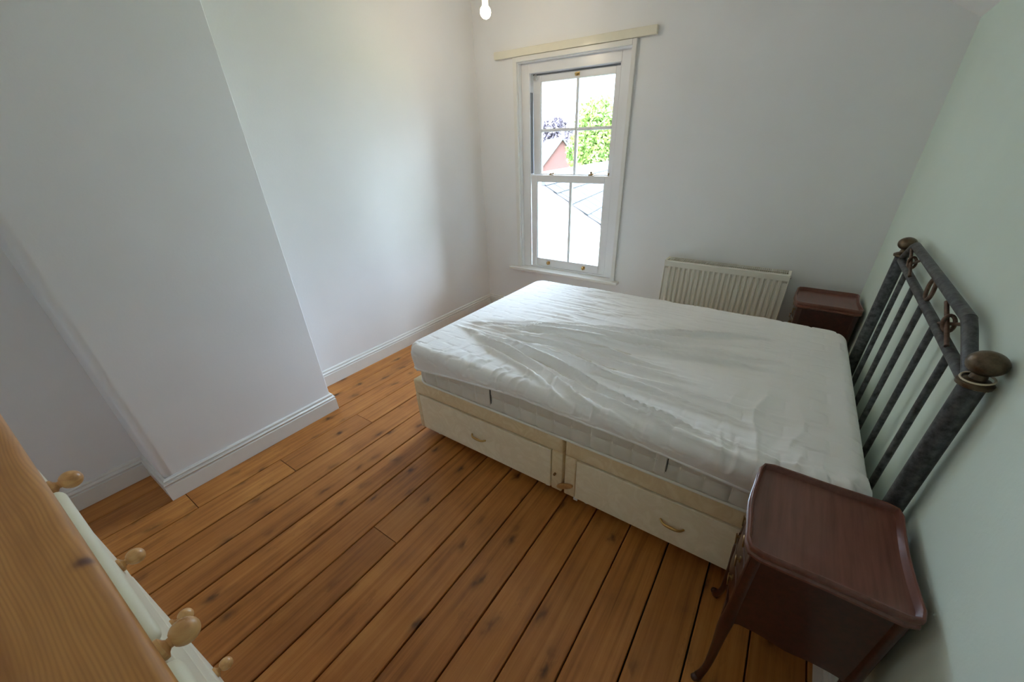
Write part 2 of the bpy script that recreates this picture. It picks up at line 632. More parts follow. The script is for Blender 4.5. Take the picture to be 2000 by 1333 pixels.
# ceiling: flat part and slope down to the sage wall
kx = -0.55
kz = 1.964 + (0.484 - kx) * math.tan(math.radians(30.3))
mb = MB().prism([(XL - 0.12, kz), (kx, kz), (0.62, 1.964 - (0.62 - 0.484) * 0.584), (0.62, ZT + 0.1), (XL - 0.12, ZT + 0.1)], YN - 0.12, YF + 0.05, 1)
o = mb.build('ceiling', M['ceiling'])
struct(o, 'white ceiling sloping down to the sage wall', 'ceiling')

# skirting boards
sk = [(0.0, 0.0), (0.020, 0.0), (0.020, 0.080), (0.0135, 0.0835), (0.0135, 0.087), (0.0185, 0.090), (0.0195, 0.095), (0.0170, 0.100),
      (0.0095, 0.104), (0.0095, 0.108), (0.0125, 0.1105), (0.0115, 0.116), (0.0070, 0.120), (0.0, 0.121)]
o = sweep([(XL, YN), (XL, CY0), (CX, CY0), (CX, CY1), (XL, CY1), (XL, YF)], sk, 1).build('baseboard_left', M['trim'], smooth=50)
struct(o, 'white moulded skirting board stepping around the chimney breast', 'skirting board')
o = sweep([(XL + 0.018, YF), (xg(YF), YF)], sk, 1).build('baseboard_far', M['trim'], smooth=50)
struct(o, 'white moulded skirting board under the sash window', 'skirting board')
o = sweep([(xg(YF), YF - 0.018), (xg(YN), YN)], sk, 1).build('baseboard_right', M['trim'], smooth=50)
struct(o, 'white skirting board along the sage green wall', 'skirting board')

# ------------------------------------------------------------------ sash window
w = empty('window_1', (-1.63, 3.15, 0.47))
struct(w, 'white double-hung sash window with glazing bars and brass fittings', 'window')
W = M['window_white']
# architrave
MB().box(-2.130, -2.094, 3.072, YF, 0.474, 2.088).build('architrave_side', M['trim'], w, bevel=0.003)
MB().box(-1.170, -1.140, 3.072, YF, 0.474, 2.088).build('architrave_side', M['trim'], w, bevel=0.003)
MB().box(-2.094, -1.170, 3.072, YF, 2.056, 2.088).build('architrave_head', M['trim'], w, bevel=0.003)
# inner linings (reveals)
MB().box(-2.098, -2.088, YF, 3.14, 0.474, 2.06).build('reveal_lining', W, w)
MB().box(-1.176, -1.165, YF, 3.14, 0.474, 2.06).build('reveal_lining', W, w)
MB().box(-2.088, -1.176, YF, 3.14, 2.050, 2.06).build('reveal_lining', W, w)
# sill board with horns
mb = MB().prism([(-2.205, 3.030), (-1.098, 3.030), (-1.098, YF), (-1.1655, YF), (-1.1655, 3.15), (-2.0975, 3.15), (-2.0975, YF), (-2.205, YF)], 0.450, 0.474, 2)
mb.build('window_sill', M['trim'], w, bevel=0.004)
# box frame
MB().box(-2.098, -2.019, 3.135, 3.26, 0.474, 2.06).build('frame_jamb', W, w, bevel=0.003)
MB().box(-1.258, -1.165, 3.135, 3.26, 0.474, 2.06).build('frame_jamb', W, w, bevel=0.003)
MB().box(-2.019, -1.258, 3.135, 3.26, 1.985, 2.06).build('frame_head', W, w, bevel=0.003)
MB().box(-2.019, -1.258, 3.135, 3.26, 0.474, 0.487).build('frame_cill', W, w, bevel=0.003)
MB().box(-2.09, -1.17, 3.26, 3.342, 0.44, 0.474).build('outer_sill', W, w, bevel=0.004)
MB().box(-2.019, -1.258, 3.188, 3.235, 1.9768, 1.9849).build('head_gap_strip', M['channel'], w)  # dark strip added to block the light leak above the upper sash
# staff beads around the opening
MB().box(-2.019, -2.0125, 3.1365, 3.144, 0.487, 1.985).build('staff_bead', W, w, bevel=0.002)
MB().box(-1.2645, -1.258, 3.1365, 3.144, 0.487, 1.985).build('staff_bead', W, w, bevel=0.002)
# balance channels in the jambs above the lower sash, capped by a white stop
for x0, x1 in ((-2.0188, -2.0150), (-1.2612, -1.2580)):
    MB().box(x0, x1, 3.150, 3.163, 1.285, 1.865).build('balance_channel', M['channel'], w)
    MB().box(x0, x1, 3.172, 3.186, 1.285, 1.865).build('balance_channel', M['channel'], w)
    MB().box(x0, x1 + 0.002, 3.147, 3.190, 1.865, 1.984).build('channel_stop', W, w, bevel=0.001)

def sash(name, x0, x1, z0, z1, y0, y1, gx0, gx1, gz0, gz1, barx, barz):
    fr = empty(name, (x0, y0, z0) and (x0 - w.location.x, y0 - w.location.y, z0 - w.location.z), w)
    MB().box(x0, gx0, y0, y1, z0, z1).build('stile', W, fr, bevel=0.003)
    MB().box(gx1, x1, y0, y1, z0, z1).build('stile', W, fr, bevel=0.003)
    MB().box(gx0, gx1, y0, y1, z0, gz0).build('rail', W, fr, bevel=0.003)
    MB().box(gx0, gx1, y0, y1, gz1, z1).build('rail', W, fr, bevel=0.003)
    bw = 0.0115
    ym = (y0 + y1) / 2
    # ovolo bead round the glass
    MB().box(gx0, gx0 + 0.008, y0 + 0.008, y1 - 0.008, gz0, gz1).build('glazing_bead', W, fr)
    MB().box(gx1 - 0.008, gx1, y0 + 0.008, y1 - 0.008, gz0, gz1).build('glazing_bead', W, fr)
    xs = [gx0] + [barx] + [gx1]
    zs = [gz0] + barz + [gz1]
    MB().prism([(barx - bw, ym), (barx - bw, ym - 0.008), (barx - 0.003, y0 + 0.004), (barx + 0.003, y0 + 0.004), (barx + bw, ym - 0.008), (barx + bw, ym), (barx + bw, ym + 0.012), (barx - bw, ym + 0.012)], gz0, gz1, 2).build('glazing_bar', W, fr)
    for bz in barz:
        MB().prism([(ym, bz - bw), (ym - 0.008, bz - bw), (y0 + 0.004, bz - 0.003), (y0 + 0.004, bz + 0.003), (ym - 0.008, bz + bw), (ym + 0.012, bz + bw), (ym + 0.012, bz - bw)], gx0, gx1, 0).build('glazing_bar', W, fr)
    for i in range(2):
        for j in range(len(zs) - 1):
            MB().box(xs[i] + 0.001, xs[i + 1] - 0.001, ym + 0.003, ym + 0.007, zs[j] + 0.001, zs[j + 1] - 0.001).build('pane', M['glass'], fr)
    return fr
low = sash('lower_sash', -2.0120, -1.2650, 0.488, 1.274, 3.146, 3.184, -1.958, -1.322, 0.562, 1.219, -1.627, [])
upp = sash('upper_sash', -2.0140, -1.2625, 1.228, 1.9765, 3.192, 3.230, -1.948, -1.316, 1.282, 1.930, -1.622, [1.603])
# brass fittings
def lift(x):
    mb = MB().box(x - 0.013, x + 0.013, 3.141, 3.146, 0.513, 0.541)
    mb.tube([(x, 3.143, 0.522), (x, 3.128, 0.520), (x, 3.120, 0.528), (x, 3.119, 0.540)], [0.009, 0.010, 0.011, 0.008], 10)
    mb.build('sash_lift', M['brass'], low, smooth=40)
lift(-1.823)
lift(-1.462)
def fastener(x, tall):
    mb = MB().box(x - 0.022, x + 0.022, 3.152, 3.178, 1.274, 1.279)
    mb.tube([(x - 0.020, 3.160, 1.283), (x + 0.022, 3.166, 1.285)], [0.004, 0.005], 8)
    if tall:
        mb.lathe([(0.006, 0.0), (0.006, 0.012), (0.010, 0.016), (0.009, 0.022), (0.003, 0.026)], (x, 3.165, 1.279), n=12)
    else:
        mb.tube([(x + 0.018, 3.160, 1.285), (x + 0.022, 3.150, 1.291)], 0.005, 8)
    mb.build('sash_fastener', M['old_brass'], low, smooth=40)
fastener(-1.815, False)
fastener(-1.450, True)
MB().lathe([(0.004, 0), (0.004, 0.010), (0.008, 0.014), (0.006, 0.02)], (-1.302, 3.165, 1.274), n=10).build('sash_stop', M['old_brass'], low, smooth=40)
mb = MB().box(-1.640, -1.604, 3.187, 3.192, 1.944, 1.966)
mb.tube([(-1.636, 3.182, 1.957), (-1.622, 3.176, 1.951), (-1.608, 3.182, 1.957)], [0.006, 0.008, 0.006], 8)
mb.build('sash_pull', M['brass'], upp, smooth=40)
# loose curl of clear trim caught in the top corner
tr_ = NT('clear_plastic').set((0.55, 0.55, 0.52), 0.25)
pts = [(-2.000, 3.180, 1.945), (-1.992, 3.172, 1.975), (-1.975, 3.168, 1.978), (-1.966, 3.170, 1.960), (-1.978, 3.172, 1.944), (-1.994, 3.170, 1.950)]
mb = MB()
MB().tube(pts, 0.004, 8).build('loose_seal', tr_, upp, smooth=60)

# flat cream batten over the window
o = MB().box(-2.300, -1.014, 3.062, YF, 2.089, 2.137).build('trim_1', M['pelmet'], bevel=0.003)
struct(o, 'long cream gloss-painted batten fixed above the sash window', 'batten')

# ------------------------------------------------------------------ pendant bulb
bx, by, bz = -1.81, 2.35, 2.175
p = empty('pendant_light', (bx, by, kz))
tag(p, 'bare lit bulb hanging on a white flex near the window corner', 'light bulb')
MB().lathe([(0.045, 0.0), (0.045, -0.012), (0.030, -0.026), (0.010, -0.032)], (bx, by, kz - 0.0005), n=24).build('ceiling_rose', M['plastic'], p, smooth=40)
MB().tube([(bx, by, kz - 0.03), (bx, by, bz + 0.10)], 0.0035, 8).build('flex', M['plastic'], p, smooth=60)
MB().lathe([(0.008, 0.115), (0.016, 0.105), (0.018, 0.075), (0.020, 0.072), (0.020, 0.062), (0.0175, 0.058), (0.0175, 0.024)], (bx, by, bz), n=20).build('lampholder', M['plastic'], p, smooth=40)
prof = [(0.0150, 0.036), (0.0165, 0.031)]
for k in range(0, 15):
    a = math.radians(60 - k * 10.5)
    prof.append((0.031 * math.cos(a) if k < 14 else 0.002, 0.031 * math.sin(a)))
MB().lathe(prof, (bx, by, bz), n=24).build('bulb', M['bulb'], p, smooth=80)

# ------------------------------------------------------------------ radiator
rx0, rx1, ry, rz0, rz1 = -0.713, 0.086, 2.956, 0.136, 0.734
r = empty('radiator', ((rx0 + rx1) / 2, 3.03, rz0))
tag(r, 'cream enamelled panel radiator with vertical flutes under the window wall', 'radiator')
# fluted front panel
nfl = 22
x_in0, x_in1 = rx0 + 0.026, rx1 - 0.026
pitch = (x_in1 - x_in0) / nfl
cols_x, cols_d = [rx0 + 0.004, rx0 + 0.016], [0.0, 0.0]
for k in range(nfl):
    b0 = x_in0 + k * pitch
    for fx, d in ((0.10, 0.0), (0.24, 0.75), (0.32, 1.0), (0.62, 1.0), (0.70, 0.75), (0.84, 0.0)):
        cols_x.append(b0 + fx * pitch)
        cols_d.append(d)
cols_x += [rx1 - 0.016, rx1 - 0.004]
cols_d += [0.0, 0.0]
rows_z = [(rz0, 0.004, 0.0), (rz0 + 0.006, 0.0, 0.0), (rz0 + 0.040, 0.0, 0.0), (rz0 + 0.058, 0.0, 1.0), (rz1 - 0.058, 0.0, 1.0), (rz1 - 0.042, 0.0, 0.0), (rz1 - 0.006, 0.0, 0.0), (rz1 - 0.0005, 0.005, 0.0)]
vs, fs = [], []
nc = len(cols_x)
for z, dy, amp in rows_z:
    for x, d in zip(cols_x, cols_d):
        vs.append((x, ry + dy + 0.010 - 0.010 * (1 - amp * (1 - d)) if amp else ry + dy, z))
for i in range(len(rows_z) - 1):
    for j in range(nc - 1):
        fs.append((i * nc + j, i * nc + j + 1, (i + 1) * nc + j + 1, (i + 1) * nc + j))
# thickness: flat back
nb = len(vs)
vs += [(cols_x[0], ry + 0.016, rz0), (cols_x[-1], ry + 0.016, rz0), (cols_x[-1], ry + 0.016, rz1), (cols_x[0], ry + 0.016, rz1)]
fs += [(nb, nb + 3, nb + 2, nb + 1)]
top = len(rows_z) - 1
fs += [tuple([top * nc + j for j in range(nc)] + [nb + 2, nb + 3]), tuple([nb, nb + 1] + [j for j in range(nc - 1, -1, -1)])]
fs += [tuple([i * nc for i in range(len(rows_z))] + [nb + 3, nb]), tuple([nb + 1, nb + 2] + [i * nc + nc - 1 for i in range(len(rows_z) - 1, -1, -1)])]
MB().add(vs, fs).build('front_panel', M['radiator'], r, smooth=25)
MB().box(rx0 + 0.006, rx1 - 0.006, 3.056, 3.070, rz0, rz1 - 0.01).build('back_panel', M['radiator'], r, bevel=0.003)
MB().box(rx0 + 0.012, rx1 - 0.012, ry + 0.018, 3.054, rz0 + 0.02, rz1 - 0.035).build('convector', M['radiator_dark'], r)
for x0, x1 in ((rx0 - 0.002, rx0 + 0.004), (rx1 - 0.004, rx1 + 0.002)):
    MB().box(x0, x1, ry + 0.004, 3.072, rz0 + 0.005, rz1 + 0.002).build('side_cover', M['radiator'], r, bevel=0.002)
# top grille: two rails and cross slats
gr = MB().box(rx0 + 0.004, rx1 - 0.004, ry + 0.006, ry + 0.0105, rz1 - 0.004, rz1 + 0.001).box(rx0 + 0.004, rx1 - 0.004, 3.064, 3.070, rz1 - 0.004, rz1 + 0.001).box(rx0 + 0.004, rx0 + 0.014, ry + 0.0105, 3.064, rz1 - 0.004, rz1 + 0.001).box(rx1 - 0.014, rx1 - 0.004, ry + 0.0105, 3.064, rz1 - 0.004, rz1 + 0.001).build('grille_frame', M['radiator'], r)
mb = MB()
ns = 64
for k in range(ns):
    x = rx0 + 0.020 + (k + 0.5) * (rx1 - rx0 - 0.040) / ns
    mb.box(x - 0.0013, x + 0.0013, ry + 0.0105, 3.064, rz1 - 0.005, rz1)
o = mb.build('grille_slats', M['radiator'], r)
o['kind'] = 'stuff'
for x in (rx0 + 0.18, rx1 - 0.18):
    MB().box(x - 0.015, x + 0.015, 3.070, YF, rz0 + 0.08, rz1 - 0.08).build('wall_bracket', M['radiator'], r)
# valve tail at the right end and bleed plug
MB().tube([(rx1, 3.03, rz1 - 0.035), (rx1 + 0.010, 3.03, rz1 - 0.035)], 0.008, 10).build('bleed_plug', M['chrome'], r, smooth=40)
mb = MB().tube([(rx1, 3.03, rz0 + 0.03), (rx1 + 0.035, 3.03, rz0 + 0.03), (rx1 + 0.035, 3.03, 0.0)], 0.0085, 10)
mb.lathe([(0.014, 0), (0.016, 0.01), (0.016, 0.045), (0.012, 0.055)], (rx1 + 0.035, 3.03, rz0 + 0.015), n=16)
mb.build('valve', M['chrome'], r, smooth=40)
MB().tube([(rx0, 3.03, rz0 + 0.03), (rx0 - 0.03, 3.03, rz0 + 0.03), (rx0 - 0.03, 3.03, 0.0)], 0.0085, 10).build('pipe', M['chrome'], r, smooth=40)

# ------------------------------------------------------------------ divan base
BY0, BY1 = 1.150, 2.470
BZ0, BZ1 = 0.052, 0.378
d = empty('divan_base', (-0.58, 1.8, 0))
tag(d, 'cream damask divan bed base in two halves with drawers', 'bed base')
BX = [(-1.527, -0.583), (-0.570, 0.374)]
DR = [(-1.496, -0.643), (-0.512, 0.340)]
for (x0, x1), (a, b) in zip(BX, DR):
    mb = MB()
    hb = empty('base_half', (x0 - d.location.x, BY0 - d.location.y, BZ0), d)
    # upholstered box with an open drawer bay on the near side
    zt = 0.290
    mb.box(x0, x1, BY0, BY1, zt, BZ1)
    mb.build('upholstered_top', M['divan_cloth'], hb, bevel=0.008, seg=3, smooth=50)
    MB().box(x0, a - 0.004, BY0, BY1 - 0.02, BZ0, zt - 0.0005).build('upholstered_end', M['divan_cloth'], hb, bevel=0.005, smooth=50)
    MB().box(b + 0.004, x1, BY0, BY1 - 0.02, BZ0, zt - 0.0005).build('upholstered_end', M['divan_cloth'], hb, bevel=0.005, smooth=50)
    MB().box(x0, x1, BY1 - 0.019, BY1, BZ0, zt - 0.0005).build('upholstered_back', M['divan_cloth'], hb, bevel=0.005, smooth=50)
    dr = empty('drawer', (a - d.location.x, BY0 - d.location.y, BZ0), d)
    MB().box(a, b, BY0 - 0.002, BY0 + 0.016, BZ0 + 0.004, zt - 0.006).build('drawer_front', M['drawer_front'], dr, bevel=0.002)
    MB().box(a + 0.03, b - 0.03, BY0 + 0.016, BY0 + 0.50, BZ0 + 0.02, zt - 0.05).build('drawer_box', M['drawer_front'], dr)
    hx = (a + b) / 2 if a < -1 else (a + b) / 2
    hx = -1.074 if a < -1 else -0.085
    pts = []
    for k in range(11):
        u = -1 + 2 * k / 10
        pts.append((hx + u * 0.046, BY0 - 0.003 - 0.020 * (1 - u ** 4), 0.168 - 0.002 * u))
    MB().tube(pts, [0.0045 + 0.002 * (1 - abs(-1 + 2 * k / 10)) for k in range(11)], 10).build('handle', M['brass'], dr, smooth=60)
    for cx in (x0 + 0.10, x1 - 0.10):
        for cy in (BY0 + 0.06, BY1 - 0.08):
            MB().lathe([(0.018, 0.0), (0.022, 0.004), (0.022, 0.030), (0.012, 0.036), (0.012, BZ0)], (cx, cy, 0.0), n=14).build('castor', M['plastic'], d, smooth=40)
# wooden turn-button that clips the halves together
pr = []
for k in range(20):
    a = 2 * PI * k / 20
    pr.append((0.046 * math.cos(a) * (1 + 0.12 * math.cos(a)), 0.0135 * math.sin(a)))
ca, sa = math.cos(math.radians(28)), math.sin(math.radians(28))
pr = [(-0.566 + u * ca - v * sa, 0.108 + u * sa + v * ca) for u, v in pr]
MB().prism(pr, BY0 - 0.016, BY0 - 0.0025, 1).build('link_clip', M['link_wood'], d, bevel=0.003, smooth=40)
MB().lathe([(0.006, 0), (0.006, 0.012), (0.003, 0.014)], (-0.617, BY0 - 0.001, 0.155), axis=(0, -1, 0), n=10).build('screw', M['old_brass'], d, smooth=40)
MB().box(-0.520, -0.500, BY0 + 0.003, BY0 + 0.02, 0.036, 0.056).build('drawer_runner', M['plastic'], d)

# ------------------------------------------------------------------ mattress
MX0, MX1, MY0, MY1 = -1.497, 0.392, 1.145, 2.462
MZ0, MZ1 = BZ1 + 0.001, 0.592
mt = empty('mattress', (-0.55, 1.8, MZ0))
tag(mt, 'thick grey-white mattress with quilted sides on the divan base', 'mattress')
# side wall as a displaced strip round a rounded rectangle
def rrect(x0, x1, y0, y1, rad, step):
    pts = []
    segs = [((x0 + rad, y0), (x1 - rad, y0)), ((x1, y0 + rad), (x1, y1 - rad)), ((x1 - rad, y1), (x0 + rad, y1)), ((x0, y1 - rad), (x0, y0 + rad))]
    cs = [(x1 - rad, y0 + rad, -PI / 2), (x1 - rad, y1 - rad, 0), (x0 + rad, y1 - rad, PI / 2), (x0 + rad, y0 + rad, PI)]
    for (p, q), (cx, cy, a0) in zip(segs, cs):
        L = math.hypot(q[0] - p[0], q[1] - p[1])
        n = max(2, int(L / step))
        nx, ny = (q[1] - p[1]) / L, -(q[0] - p[0]) / L
        for k in range(n):
            t_ = k / n
            pts.append((p[0] + (q[0] - p[0]) * t_, p[1] + (q[1] - p[1]) * t_, nx, ny))
        m_ = max(3, int(rad * PI / 2 / step))
        for k in range(m_):
            a = a0 + (PI / 2) * k / m_
            pts.append((cx + rad * math.cos(a), cy + rad * math.sin(a), math.cos(a), math.sin(a)))
    return pts
per = rrect(MX0, MX1, MY0, MY1, 0.09, 0.0075)
nz = 26
vs, fs = [], []
s_acc = 0.0
ss = []
for i, pnt in enumerate(per):
    if i:
        s_acc += math.hypot(pnt[0] - per[i - 1][0], pnt[1] - per[i - 1][1])
    ss.append(s_acc)
hs = (0.0, 0.075, 0.145, 0.21)
for j in range(nz + 1):
    h = j / nz * (MZ1 - MZ0)
    for i, (x, y, nx, ny) in enumerate(per):
        u = ((ss[i] + 0.02) % 0.088) / 0.088
        du = min(u, 1 - u) * 0.088
        dv = min(abs(h - q) for q in hs)
        puff = 0.014 * min(1, (du / 0.022)) ** 0.5 * min(1, (dv / 0.02)) ** 0.5
        vs.append((x + nx * (puff - 0.012), y + ny * (puff - 0.012), MZ0 + h))
n = len(per)
for j in range(nz):
    for i in range(n):
        i2 = (i + 1) % n
        fs.append((j * n + i, j * n + i2, (j + 1) * n + i2, (j + 1) * n + i))
fs.append(tuple(range(n - 1, -1, -1)))
fs.append(tuple(nz * n + i for i in range(n)))
MB().add(vs, fs).build('mattress_body', M['ticking'], mt, smooth=60)
for z in (MZ0 + 0.006, ):
    MB().tube([(x + nx * 0.001, y + ny * 0.001, z) for x, y, nx, ny in per], 0.0055, 8, closed=True).build('piping', M['piping'], mt, smooth=80)
# stitched seams of the quilted border
mb = MB()
nseam = int(ss[-1] / 0.088)
for k in range(nseam + 1):
    sv = k * 0.088 - 0.02
    if sv < 0 or sv > ss[-1]:
        continue
    i = min(range(len(ss)), key=lambda q_: abs(ss[q_] - sv))
    x, y, nx, ny = per[i]
    mb.tube([(x - nx * 0.0105, y - ny * 0.0105, MZ0 + 0.012), (x - nx * 0.0105, y - ny * 0.0105, MZ1 - 0.03)], 0.0022, 6)
for h in (0.075, 0.145):
    mb.tube([(x - nx * 0.0110, y - ny * 0.0110, MZ0 + h) for x, y, nx, ny in per], 0.0016, 6, closed=True)
mb.build('border_seams', M['piping'], mt, smooth=80)
for x in (-0.985, -0.165):
    hdl = MB().box(x - 0.020, x + 0.012, MY0 - 0.0065, MY0 - 0.001, MZ0 + 0.035, MZ0 + 0.150).build('carry_handle', M['ticking'], mt, bevel=0.002)
    MB().box(x + 0.0135, x + 0.0165, MY0 - 0.003, MY0 + 0.001, MZ0 + 0.045, MZ0 + 0.140).build('handle_slit', M['slit'], hdl)
lb = MB().box(0.392, 0.3955, 1.585, 1.640, 0.465, 0.555).build('care_label', M['label_blue'], mt)
tag(lb, 'dark blue label with a white border')
MB().box(0.3958, 0.3966, 1.590, 1.635, 0.543, 0.549).build('label_border', M['label_white'], lb)

# ------------------------------------------------------------------ quilted protector, wrinkled
PX0, PX1, PY0, PY1 = MX0 - 0.030, MX1 + 0.010, MY0 - 0.026, MY1 + 0.012
PT = 0.606
rad = 0.048
skirt = 0.082
stp = 0.0066
s = np.arange(PX0 + rad - (rad * PI / 2 + skirt - rad * 0.0), PX1 - rad + (rad * PI / 2 + skirt) + stp, stp)
q = np.arange(PY0 + rad - (rad * PI / 2 + skirt), PY1 - rad + (rad * PI / 2 + skirt) + stp, stp)
S, Q = np.meshgrid(s, q, indexing='ij')
cx_ = np.clip(S, PX0 + rad, PX1 - rad)
cy_ = np.clip(Q, PY0 + rad, PY1 - rad)
dx, dy = S - cx_, Q - cy_
dist = np.sqrt(dx * dx + dy * dy)
dmax = np.maximum(np.abs(dx), np.abs(dy))
# keep the corner skirts only a little longer than the straight ones
dd = np.where(dist > 1e-9, dmax + (dist - dmax) * 0.45, 0.0)
ux = np.where(dist > 1e-9, dx / np.maximum(dist, 1e-9), 0.0)
uy = np.where(dist > 1e-9, dy / np.maximum(dist, 1e-9), 0.0)
an = np.minimum(dd / rad, PI / 2)
hang = np.maximum(dd - rad * PI / 2, 0.0)
# hem rises towards the middle of the near side
rise = np.where(dy < 0, np.interp(S, [-1.52, -1.40, -1.18, -0.83, -0.26, 0.10, 0.40], [1.05, 0.95, 0.62, 0.22, 0.42, 0.85, 1.0]), 1.0)
hang = hang * rise
Xp = cx_ + ux * rad * np.sin(an)
Yp = cy_ + uy * rad * np.sin(an)
Zp = PT - rad * (1 - np.cos(an)) - hang
# tuck: the skirt leans back in under the roll
lean = sstep(0.01, skirt, hang)
Xp -= ux * 0.006 * lean
Yp -= uy * 0.008 * lean
# round the corners in plan
mx_, my_ = (PX0 + PX1) / 2, (PY0 + PY1) / 2
RC = 0.095
ax_ = np.abs(Xp - mx_) - ((PX1 - PX0) / 2 - RC)
ay_ = np.abs(Yp - my_) - ((PY1 - PY0) / 2 - RC)
inc = (ax_ > 0) & (ay_ > 0)
sc_ = np.where(inc, np.maximum(ax_, ay_) / np.maximum(np.hypot(ax_, ay_), 1e-9), 1.0)
Xp = np.where(inc, Xp - np.sign(Xp - mx_) * ax_ * (1 - sc_), Xp)
Yp = np.where(inc, Yp - np.sign(Yp - my_) * ay_ * (1 - sc_), Yp)
nxv, nyv, nzv = ux * np.sin(an), uy * np.sin(an), np.cos(an)
# overall soft shape of the top
top = np.clip(1 - dd / 0.05, 0, 1)
soft = 0.008 * (vnoise(S * 2.2 + 7, Q * 2.2 + 3, 1) - 0.5) * top
def ridged(n_):
    return 1 - np.abs(2 * n_ - 1)
# fan of pulled creases spreading from the foot end
FX, FY = -1.64, 1.50
ang = np.arctan2(Q - FY, S - FX)
rad_ = np.hypot(S - FX, Q - FY)
rc = np.random.RandomState(12)
fan = np.zeros_like(S)
wob = (vnoise(S * 2.3, Q * 2.3, 5) - 0.5) * 0.10 + (vnoise(S * 8, Q * 8, 6) - 0.5) * 0.016
creases = [(-0.34 + 0.70 * (k + rc.rand()) / 22, 0.16 + 0.5 * rc.rand() ** 2, 0.85 + 1.15 * rc.rand(), 0.0085 + 0.0065 * rc.rand(), 0.024 + 0.018 * rc.rand()) for k in range(22)]
creases += [(-0.32 + 0.66 * rc.rand(), 0.55 + 0.8 * rc.rand(), 1.10 + 0.95 * rc.rand(), 0.0060 + 0.0040 * rc.rand(), 0.009 + 0.008 * rc.rand()) for k in range(24)]
for th, r0, r1, wd, ht in creases:
    r1 = max(r1, r0 + 0.3)
    cv = (rc.rand() - 0.5) * 0.10
    lat = (ang - th - cv * rad_ + wob * (0.4 + 0.6 * rc.rand())) * rad_
    win = sstep(r0, r0 + 0.14, rad_) * (1 - sstep(r1 - 0.35, r1, rad_))
    prof_ = np.exp(-np.abs(lat / wd) ** 1.35) - 0.35 * np.exp(-((lat - 1.9 * wd) / (1.3 * wd)) ** 2)
    fan = fan + ht * win * prof_ * np.clip(rad_ / 0.6, 0.35, 1.0)
def boxblur(A, k, ax):
    P = np.pad(A, [(k, k) if i == ax else (0, 0) for i in range(2)], mode='edge').cumsum(axis=ax)
    P = np.concatenate([np.zeros_like(np.take(P, [0], axis=ax)), P], axis=ax)
    n_ = A.shape[ax]
    return (np.take(P, np.arange(2 * k + 1, 2 * k + 1 + n_), axis=ax) - np.take(P, np.arange(0, n_), axis=ax)) / (2 * k + 1)
low_ = boxblur(boxblur(boxblur(boxblur(fan, 9, 0), 9, 1), 7, 0), 7, 1)
fan = np.clip(fan - 0.85 * low_, -0.018, 0.036) * np.clip(1 - dd / 0.07, 0.0, 1) * (1 - sstep(0.24, 0.38, S))
# fine cross ripples over the far half
rip = ridged(vnoise(S * 5.0 + 2 * vnoise(S * 3, Q * 3, 3), Q * 34 + 1.6 * vnoise(S * 4, Q * 4, 4), 12)) ** 2
env2 = sstep(1.60, 1.85, Q) * sstep(-1.35, -0.9, S) * (1 - sstep(0.05, 0.25, S)) * top
rip = rip * env2 * 0.0075
# soft vertical folds at the head end, near side
fold = ridged(vnoise(S * 11 + 1.2 * vnoise(S * 3, Q * 5, 21), Q * 2.2 + 5, 22)) ** 2
env3 = sstep(-0.15, 0.12, S) * (1 - sstep(1.55, 2.0, Q)) * np.clip(1 - hang / 0.06, 0, 1) * (1 - sstep(0.33, 0.39, S))
fold = fold * env3 * 0.0125
# gathers along the near roll
gat = ridged(vnoise(S * 26 + 2.0 * vnoise(S * 6, Q * 9, 31), Q * 7, 32)) ** 2
env4 = (1 - sstep(1.16, 1.34, Q)) * np.clip(1 - hang / 0.05, 0, 1) * sstep(-1.42, -1.1, S)
gat = gat * env4 * 0.0095
# quilting stitches: meandering grooves
g_all = np.zeros_like(S)
for k in range(15):
    xk = -1.45 + k * 0.132
    ph = 0.7 * k
    wv = 0.030 * np.tanh(7 * np.sin(2 * PI * Q / 0.17 + ph))
    slope = 0.030 * 7 / np.cosh(7 * np.sin(2 * PI * Q / 0.17 + ph)) ** 2 * np.cos(2 * PI * Q / 0.17 + ph) * 2 * PI / 0.17
    ds = np.abs(S - xk - wv) / np.sqrt(1 + slope ** 2)
    g_all = np.maximum(g_all, np.exp(-(ds / 0.0055) ** 2))
stitch = -(0.0024 + 0.0020 * np.maximum(sstep(0.0, 0.15, S), 1 - sstep(1.2, 1.4, Q))) * g_all * np.clip(1 - hang / 0.05, 0, 1)
disp = soft + fan + rip + fold + gat + stitch
Xp += nxv * disp
Yp += nyv * disp
Zp += nzv * disp
ni, nj = S.shape
verts = np.stack([Xp, Yp, Zp], -1).reshape(-1, 3)
idx = np.arange(ni * nj).reshape(ni, nj)
faces = np.stack([idx[:-1, :-1], idx[1:, :-1], idx[1:, 1:], idx[:-1, 1:]], -1).reshape(-1, 4)
loc = (-0.55, 1.8, 0.48)
pr_ = empty('mattress_protector', loc)
tag(pr_, 'crumpled white quilted mattress protector stretched over the mattress', 'mattress protector')
me = bpy.data.meshes.new('quilted_top')
me.from_pydata((verts - np.array(loc)).tolist(), [], faces.tolist())
me.polygons.foreach_set('use_smooth', [True] * len(me.polygons))
me.materials.append(M['protector'])
o = bpy.data.objects.new('quilted_top', me)
COL.objects.link(o)
o.parent = pr_
bpy_hem = [idx[i, 0] for i in range(ni)] + [idx[ni - 1, j] for j in range(1, nj)] + [idx[i, nj - 1] for i in range(ni - 2, -1, -1)] + [idx[0, j] for j in range(nj - 2, 0, -1)]
MB().tube([tuple(verts[i]) for i in bpy_hem[::3]], 0.0055, 6, closed=True).build('elastic_hem', M['protector'], pr_, smooth=80)

